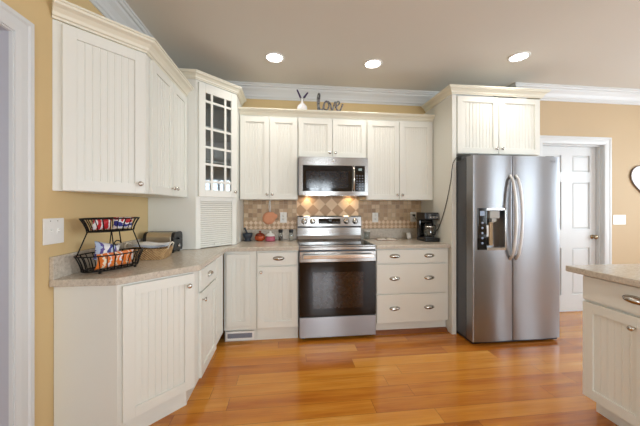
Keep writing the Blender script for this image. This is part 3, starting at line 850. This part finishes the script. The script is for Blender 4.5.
stroke('letter_e', [(.200, .040), (.222, .062), (.244, .090), (.236, .110), (.216, .098), (.208, .055), (.222, .014), (.248, .014), (.268, .045), (.282, .086)])
MB().box(0, .285, -.012, .012, -.0005, .006).build('base', lm, t)

# ---- hanging mitt
t = empty('oven_mitt', (-.208, SY0-.006, 1.372), 0, 'peach quilted oven mitt hanging by a white loop under the wall cabinet', 'oven mitt'); t.scale = (1.12, 1, 1.04)
out = [(-.030, -.132), (-.062, -.150), (-.078, -.190), (-.074, -.232), (-.050, -.262), (-.012, -.272), (.022, -.262), (.044, -.236), (.056, -.212), (.070, -.200), (.078, -.178), (.072, -.160), (.056, -.154), (.034, -.136), (.0, -.126)]
b = MB(); n = len(out); cx, cz = -.005, -.20; vs = []; rings = [(1, 0), (1.0, -.008), (.93, -.017), (.6, -.024), (.25, -.026)]
for sc, y in rings: vs += [(cx+(x-cx)*sc, y, cz+(z-cz)*sc) for x, z in out]
fs = [(i*n+j, i*n+(j+1) % n, (i+1)*n+(j+1) % n, (i+1)*n+j) for i in range(len(rings)-1) for j in range(n)] + [tuple(range(n)), tuple(4*n+j for j in range(n))]
b.add(vs, fs, True)
def quilt():
    t_ = NT('peach_quilted_cloth'); p, v = t_.pos()
    w1 = t_.math('SINE', t_.math('MULTIPLY', t_.math('ADD', p[0], p[2]), 260)); w2 = t_.math('SINE', t_.math('MULTIPLY', t_.math('SUBTRACT', p[0], p[2]), 260))
    h = t_.math('MULTIPLY', w1, w2)
    t_.base(t_.mix(t_.noise(v, 60), lin((216, 146, 110)), lin((232, 170, 134)))); t_.set(Roughness=.85); t_.bump(h, .4, .003); return t_.m
b.build('mitt', quilt(), t)
MB().tube([(-.006, -.008, -.135), (-.012, -.008, -.07), (-.006, -.008, -.012), (.002, -.008, -.010), (.004, -.008, -.07), (.004, -.008, -.135)], .0045, 8).build('loop', 'white', t)
MB().box(-.004, .002, -.012, .006, -.012, -.001).build('hook', 'nickel', t)

# ---- small things left of the range
t = empty('mortar', (-.446, 3.18, CT), 0, 'dark stone mortar on the countertop beside the corner cabinet', 'mortar')
dk = plain('dark_blue_grey_stone', (44, 52, 62), .45, var=.3, scale=80)
MB().lathe([(0, 0), (.040, 0), (.041, .010), (.030, .018), (.038, .032), (.050, .060), (.054, .086), (.050, .090), (.046, .084), (.036, .045), (0, .034)], n=28).build('bowl', dk, t)
MB().tube([(-.432, 3.17, CT+.050), (-.452, 3.16, CT+.095), (-.476, 3.145, CT+.150)], [.014, .009, .012], 12).build('pestle', dk)
tag(bpy.data.objects['pestle'], 'dark stone pestle leaning out of the mortar', 'pestle')
t = empty('lidded_pot', (-.312, 3.18, CT), 0, 'small round orange-brown lidded pot between mortar and pink jar', 'pot')
oc_ = plain('orange_brown_glaze', (178, 78, 40), .22, var=.25, scale=40)
MB().lathe([(0, 0), (.034, 0), (.052, .014), (.059, .036), (.054, .056), (.048, .060), (0, .060)], n=28).build('body', oc_, t)
MB().lathe([(.054, .0605), (.052, .068), (.034, .084), (.012, .092), (.008, .098), (.014, .104), (.012, .112), (0, .114)], n=28).build('lid', plain('dark_brown_glaze', (128, 52, 30), .22, var=.2), t)
t = empty('candle_jar', (-.196, 3.15, CT), 0, 'squat pink jar with white domed lid left of the shakers', 'jar')
MB().lathe([(0, 0), (.050, 0), (.055, .010), (.052, .040), (.046, .056), (0, .056)], n=28).build('body', plain('rose_pink_glass', (182, 92, 112), .12, var=.1), t)
MB().lathe([(.048, .0565), (.048, .066), (.036, .082), (.014, .090), (.012, .100), (.016, .106), (0, .112)], n=28).build('lid', 'white', t)
def shaker(x, y, fill, label):
    t = empty('spice_shaker', (x, y, CT), 0, label, 'shaker', 'glass shakers left of the range')
    MB().lathe([(0, .001), (.024, 0), (.026, .006), (.026, .070), (.021, .084), (.021, .090), (.0195, .090), (.0195, .082), (.0245, .068), (.0245, .008), (0, .006)], n=22).build('jar', 'clear', t)
    MB().lathe([(0, .0085), (.0235, .0085), (.0235, .048), (0, .050)], n=20).build('contents', fill, t)
    MB().lathe([(.023, .0905), (.0245, .094), (.0245, .122), (.022, .126), (0, .127)], n=22).build('cap', 'black', t)
shaker(-.084, 3.18, plain('ground_pepper', (96, 78, 62), .8, var=.3, scale=200), 'black-capped glass shaker standing beside the pink jar')
shaker(.034, 3.18, plain('salt', (216, 206, 192), .8, var=.1, scale=200), 'black-capped glass shaker standing nearest the range')

# ---- right of the range
t = empty('glass_tumbler', (.935, 3.24, CT), 0, 'short clear glass with white lid at the back right of the range', 'glass')
MB().lathe([(0, .001), (.028, 0), (.032, .004), (.036, .086), (.034, .086), (.030, .008), (0, .006)], n=24).build('body', 'clear', t)
MB().lathe([(.037, .0865), (.037, .096), (.034, .099), (0, .100)], n=24).build('lid', 'white', t)
t = empty('booklet', (1.13, 3.12, CT), math.radians(-12), 'open pale booklet lying on the countertop right of the range', 'book')
MB().box(-.115, .115, -.070, .070, 0, .004).build('cover', plain('brown_cover', (128, 92, 64), .5), t, bevel=.001)
for sgn in (-1, 1):
    pts = [(sgn*.003, .0045), (sgn*.030, .017), (sgn*.070, .014), (sgn*.110, .0055), (sgn*.110, .0045)]
    MB().prism(pts, -.066, .066, 'y').build('page_block', plain('page_paper', (242, 236, 226), .7, var=.05, scale=90), t)

def pillow(b, w_, h_, d_, seed=1, nx=12, nz=10):
    rnd = random.Random(seed); vs, fs = [], []
    off = [[rnd.uniform(-1, 1) for _ in range(nx+1)] for _ in range(nz+1)]
    for s_ in (-1, 1):
        base = len(vs)
        for j in range(nz+1):
            for i in range(nx+1):
                u, v_ = i/nx*2-1, j/nz*2-1
                t_ = max(0, (1-abs(u)**3)*(1-abs(v_)**4))**.6
                pinch = 1-.10*(1-abs(v_)**2)
                vs.append((u*w_/2*pinch, s_*(d_/2*t_+.0008+off[j][i]*d_*.05*t_), v_*h_/2+off[j][i]*h_*.01))
        for j in range(nz):
            for i in range(nx): q = base+j*(nx+1)+i; fs.append((q, q+1, q+nx+2, q+nx+1))
    n1 = (nx+1)*(nz+1)
    edge = [i for i in range(nx+1)]+[j*(nx+1)+nx for j in range(1, nz+1)]+[nz*(nx+1)+i for i in range(nx-1, -1, -1)]+[j*(nx+1) for j in range(nz-1, 0, -1)]
    for a in range(len(edge)): e0, e1 = edge[a], edge[(a+1) % len(edge)]; fs.append((e0, e1, e1+n1, e0+n1))
    return b.add(vs, fs, True)
def bands(name, stops, scale, axis=0, noise_amt=.3, rough=.3, ncell=22):
    t = NT(name); p, v = t.pos()
    n = t.noise(v, ncell, 2, .6)
    q = t.math('ADD', t.math('MULTIPLY', t.math('ADD', p[axis], 1), scale), t.math('MULTIPLY', n, noise_amt))
    f = t.math('FRACT', q)
    o = t.ramp(f, stops)
    for nd in t.n:
        if nd.type == 'VALTORGB': nd.color_ramp.interpolation = 'CONSTANT'
    t.base(o); t.set(Roughness=rough); return t.m
# packet beside the coffee maker
tag(pillow(MB(), .062, .075, .030, 5).build('sugar_packet', plain('white_paper', (232, 226, 216), .6), loc=(1.422, 3.17, CT+.039), rot=(math.radians(-14), 0, math.radians(25))), 'small crumpled white packet leaning beside the coffee maker', 'packet')

# ---- coffee maker
t = empty('coffee_maker', (1.558, 2.985, CT), 0, 'black drip coffee maker with glass carafe against the side panel', 'coffee maker'); t.scale = (.92, .92, 1.02)
MB().box(-.088, .092, -.125, .110, 0, .040).build('base', 'black', t, bevel=.010, seg=3)
MB().box(-.088, .088, .030, .108, .0405, .232).build('water_tank', 'gloss', t, bevel=.012, seg=3)
MB().box(-.090, .090, -.110, .112, .2325, .312).build('brew_head', 'black', t, bevel=.012, seg=3)
pn = MB().box(-.045, .085, -.114, -.1105, .246, .298).build('control_panel', plain('grey_panel', (92, 94, 98), .3), t, bevel=.003)
for i in range(3):
    MB().lathe([(.0085, -.1168), (.009, -.1142)], (-.022+i*.042, 0, .262), n=14, axis='y').build('button', 'chrome', pn)
MB().box(-.012, .052, -.1160, -.1142, .276, .293).build('clock_window', 'gloss', pn)
MB().lathe([(.064, .0405), (.064, .044), (0, .045)], (0, -.045, 0), n=28).build('warming_plate', 'dgrey', t)
cf = MB().lathe([(0, .0455), (.052, .0455), (.062, .060), (.065, .092), (.060, .130), (.048, .160), (.046, .170), (.0445, .170), (.0465, .158), (.058, .129), (.063, .092), (.060, .062), (.051, .048), (0, .048)], (0, -.045, 0), n=32).build('carafe', 'clear', t)
MB().lathe([(.050, .1705), (.052, .186), (.040, .196), (0, .198)], (0, -.045, 0), n=28).build('carafe_lid', 'black', cf)
MB().lathe([(.0505, .150), (.0525, .152), (.0525, .166), (.0485, .168)], (0, -.045, 0), n=28).build('carafe_band', 'chrome', cf)
MB().tube([(.020, -.096, .178), (.030, -.130, .176), (.034, -.138, .130), (.028, -.124, .080), (.020, -.108, .072)], .008, 10).build('carafe_handle', 'black', cf)
MB().lathe([(.0, .098), (.0425, .098), (.045, .085)], (0, -.045, -.035), n=20).build('brew_basket', 'black', t) if False else None
# plug and cord
t = empty('power_cord', (1.545, SY0-.0085, 1.192), 0, 'black cord running from the refrigerator top down the side panel to the outlet', 'cord')
MB().box(-.014, .014, -.024, 0, -.012, .014).build('plug', 'black', t, bevel=.004)
pts = [(1.545, 3.292, 1.185), (1.580, 3.27, 1.12), (1.625, 3.10, 1.00), (1.640, 2.952, 1.02), (1.6445, 2.87, 1.114), (1.6445, 2.792, 1.246), (1.6445, 2.728, 1.392), (1.6445, 2.672, 1.560), (1.6445, 2.652, 1.660), (1.655, 2.646, 1.735), (1.690, 2.645, 1.790), (1.722, 2.66, 1.803), (1.76, 2.72, 1.800)]
P = []
for i in range(len(pts)-1):
    p0, p1, p2, p3 = pts[max(0, i-1)], pts[i], pts[i+1], pts[min(len(pts)-1, i+2)]
    for k in range(5):
        u = k/5; P.append(tuple(.5*((2*p1[j])+(-p0[j]+p2[j])*u+(2*p0[j]-5*p1[j]+4*p2[j]-p3[j])*u*u+(-p0[j]+3*p1[j]-3*p2[j]+p3[j])*u**3) for j in range(3)))
P.append(pts[-1])
MB().tube([(p[0]-1.545, p[1]-(SY0-.0085), p[2]-1.192) for p in P], .0036, 8).build('cable', 'black', t)

# ---- two-tier wire basket
BX, BY, BR = -1.053, 1.800, 1.08
t = empty('tiered_wire_basket', (BX, BY, CT), BR, 'black two-tier wire basket full of snack bags on the left countertop', 'basket')
def tier(zb, zt, a0, b0, a1, b1, nw, name):
    def ring(a, b_, z, n=40): return [(a*math.cos(2*PI*i/n), b_*math.sin(2*PI*i/n), z) for i in range(n)]
    o = MB().tube(ring(a1, b1, zt), .0036, 8, closed=True).build(name, 'iron', t)
    MB().tube(ring(a0, b0, zb), .0032, 8, closed=True).build('base_ring', 'iron', o)
    for i in range(nw):
        th = 2*PI*(i+.5)/nw; c, s_ = math.cos(th), math.sin(th)
        q = []
        for k in range(6):
            u = k/5; f = u**1.5
            q.append(((a0+(a1-a0)*f)*c, (b0+(b1-b0)*f)*s_, zb+(zt-zb)*u))
        MB().tube(q, .0026 if i % 3 else .0036, 6).build('wire', 'iron', o)
    b = MB()
    for k in range(-2, 3):
        y = b0*k/3; x = a0*math.sqrt(max(0, 1-(y/b0)**2)); b.tube([(-x, y, zb), (x, y, zb)], .002, 6)
    for k in range(-3, 4):
        x = a0*k/4; y = b0*math.sqrt(1-(x/a0)**2); b.tube([(x, -y, zb+.003), (x, y, zb+.003)], .002, 6)
    b.build('bottom_grid', 'iron', o)
    return o
tier(.014, .100, .152, .086, .181, .110, 26, 'lower_tier')
tier(.232, .306, .126, .074, .158, .098, 24, 'upper_tier')
for sx_ in (-1, 1):
    for sy_ in (-1, 1):
        MB().lathe([(0, 0), (.007, .001), (.008, .007), (.006, .0125), (0, .013)], (sx_*.10, sy_*.062, 0), n=12).build('foot', 'iron', t)
    MB().tube([(sx_*.181, 0, .100), (sx_*.128, 0, .232)], .0034, 8).build('upright', 'iron', t)
    MB().tube([(sx_*.05, sx_*.105, .100), (sx_*.042, sx_*.069, .232)], .003, 8).build('upright', 'iron', t)
spiral = [(.03+(.026-.0022*i)*math.cos(i*.55), .0, .150+(.026-.0022*i)*math.sin(i*.55)) for i in range(11)]
MB().tube([(.045, .0, .226), (.05, .0, .19)]+spiral, .0034, 8).build('scroll', 'iron', t)
def place(o, lx, ly, lz, rot):
    c, s_ = math.cos(BR), math.sin(BR)
    o.location = (BX+c*lx-s_*ly, BY+s_*lx+c*ly, CT+lz); o.rotation_euler = (rot[0], rot[1], BR+rot[2]); return o
R_, W__, B_ = lin((196, 36, 44)), lin((232, 230, 232)), lin((52, 60, 140))
OR_ = lin((232, 120, 40)); CR_ = lin((238, 222, 196))
m1 = bands('red_and_white_wrapper', [(0, R_), (.45, W__), (.60, R_), (.85, W__)], 14, 0)
m2 = bands('blue_white_red_wrapper', [(0, W__), (.28, B_), (.52, W__), (.66, R_), (.82, W__)], 12, 2, .9)
m3 = bands('orange_and_white_wrapper', [(0, OR_), (.45, CR_), (.58, OR_), (.88, W__)], 14, 0, 1.2)
m4 = bands('blue_and_silver_wrapper', [(0, W__), (.34, B_), (.62, lin((176, 190, 214))), (.84, lin((92, 78, 150)))], 11, 0, .9)
tag(place(pillow(MB(), .110, .066, .05, 2).build('snack_bag', m1), -.058, -.008, .274, (.25, 0, .1)), 'red and white snack bag at the left of the upper wire tier', 'snack bag', 'snack bags in the wire basket')
tag(place(pillow(MB(), .115, .070, .05, 3).build('snack_bag', m2),   .062, -.008, .276, (.2, 0, -.1)), 'blue, red and white snack bag at the right of the upper wire tier', 'snack bag', 'snack bags in the wire basket')
tag(place(pillow(MB(), .215, .088, .046, 4).build('snack_bag', m3), -.006, -.044, .066, (.2, 0, .02)), 'orange and white snack bag in front of the lower wire tier', 'snack bag', 'snack bags in the wire basket')
tag(place(pillow(MB(), .155, .110, .045, 6).build('snack_bag', m4), -.012, .020, .104, (-.3, .28, .05)), 'blue and silver snack bag sticking up from the lower wire tier', 'snack bag', 'snack bags in the wire basket')
tag(place(pillow(MB(), .045, .050, .024, 8).build('snack_bag', plain('white_wrapper', (222, 218, 216), .3, var=.15, scale=20)), .118, .016, .060, (.2, 0, -.3)), 'white snack bag at the right end of the lower wire tier', 'snack bag', 'snack bags in the wire basket')

# ---- wicker tray with papers
def wicker():
    t = NT('woven_wicker'); p, v = t.pos()
    a = t.math('SINE', t.math('MULTIPLY', t.math('ADD', p[0], p[1]), 330)); b = t.math('SINE', t.math('MULTIPLY', p[2], 420))
    h = t.math('MULTIPLY', a, b); f = t.math('ADD', t.math('MULTIPLY', h, .35), t.math('MULTIPLY', t.noise(v, 40, 3), .9))
    t.base(t.ramp(f, [(.15, lin((128, 90, 52))), (.45, lin((196, 154, 102))), (.8, lin((230, 198, 150)))])); t.set(Roughness=.6); t.bump(h, .8, .004); return t.m
wm = wicker()
t = empty('wicker_tray', (-1.012, 2.185, CT), math.radians(6), 'low woven wicker basket holding papers behind the wire basket', 'basket')
b = MB()
def rr(w_, d_, z, r=.03, n=5):
    P_ = []
    for cx, cy, a0 in ((w_/2-r, d_/2-r, 0), (-w_/2+r, d_/2-r, 90), (-w_/2+r, -d_/2+r, 180), (w_/2-r, -d_/2+r, 270)):
        for k in range(n): an = math.radians(a0+90*k/(n-1)); P_.append((cx+r*math.cos(an), cy+r*math.sin(an), z))
    return P_
lv = [rr(.235, .19, 0), rr(.25, .205, .02), rr(.27, .225, .068), rr(.254, .209, .068), rr(.232, .19, .022), rr(.21, .17, .008)]
n = len(lv[0]); vs = sum(lv, [])
b.add(vs, [tuple(range(n))]+[(i*n+j, i*n+(j+1) % n, (i+1)*n+(j+1) % n, (i+1)*n+j) for i in range(5) for j in range(n)]+[tuple(5*n+j for j in range(n))])
b.build('body', wm, t)
MB().tube(rr(.262, .217, .071), .0058, 8, closed=True).build('rim', wm, t)
for sg in (1, -1):
    MB().tube([(sg*.134, -.055, .069), (sg*.146, -.050, .100), (sg*.150, 0, .114), (sg*.146, .050, .100), (sg*.134, .055, .069)], .0050, 8).build('handle', plain('pale_rope', (222, 212, 196), .7), t)
pp = plain('printed_paper', (236, 238, 242), .6, var=.06, scale=60)
for i, (dx, dy, rz, dz) in enumerate(((-.004, 0, 0, .064), (.002, -.004, .03, .0715), (-.004, .002, -.03, .079))):
    vs = [(-.118+.236*i_/8, -.090+.18*j_/4, .006*math.sin(i_*.8)+.004*math.cos(j_*1.5)) for j_ in range(5) for i_ in range(9)]
    b = MB().add(vs, [(j_*9+i_, j_*9+i_+1, j_*9+i_+10, j_*9+i_+9) for j_ in range(4) for i_ in range(8)], True)
    o = shell(b.build('paper_sheet', pp), .0012)
    o.location = (-1.012+dx, 2.185+dy, CT+dz+.022); o.rotation_euler = (0, 0, math.radians(6)+rz)
    tag(o, ['pale paper sheet at the bottom of the pile in the wicker basket', 'pale paper sheet in the middle of the pile in the wicker basket', 'pale paper sheet on top of the pile in the wicker basket'][i], 'paper', 'papers in the wicker basket')

# ---- toaster
t = empty('toaster', (-1.040, 2.475, CT), math.radians(-4), 'steel toaster with black ends standing before the corner cabinet side', 'toaster')
b = MB(); prof = [(-.075, .012), (-.080, .030), (-.080, .130), (-.070, .158), (-.050, .168), (.050, .168), (.070, .158), (.080, .130), (.080, .030), (.075, .012)]
b.prism(prof, -.098, .098, 'x'); b.build('body', plain('warm_steel', (198, 186, 166), .3, .8, var=.05), t, bevel=.003)
for sg in (-1, 1):
    MB().prism([(y*1.03, z*1.0+(.002 if z > .1 else 0)) for y, z in prof], sg*.0985, sg*.124, 'x').build('end_cap', 'black', t, bevel=.006)
for y in (-.028, .028): MB().box(-.085, .085, y-.012, y+.012, .1682, .1702).build('bread_slot', 'gloss', t)
MB().box(.1245, .144, -.018, .018, .105, .120).build('lever', 'black', t, bevel=.004)
MB().lathe([(.014, .1245), (.013, .134), (0, .135)], (0, 0, .055), n=18, axis='x').build('dial', 'chrome', t)
for x in (-.10, .10):
    for y in (-.055, .055): MB().lathe([(.010, 0), (.010, .012)], (x, y, 0), n=10).build('foot', 'black', t)
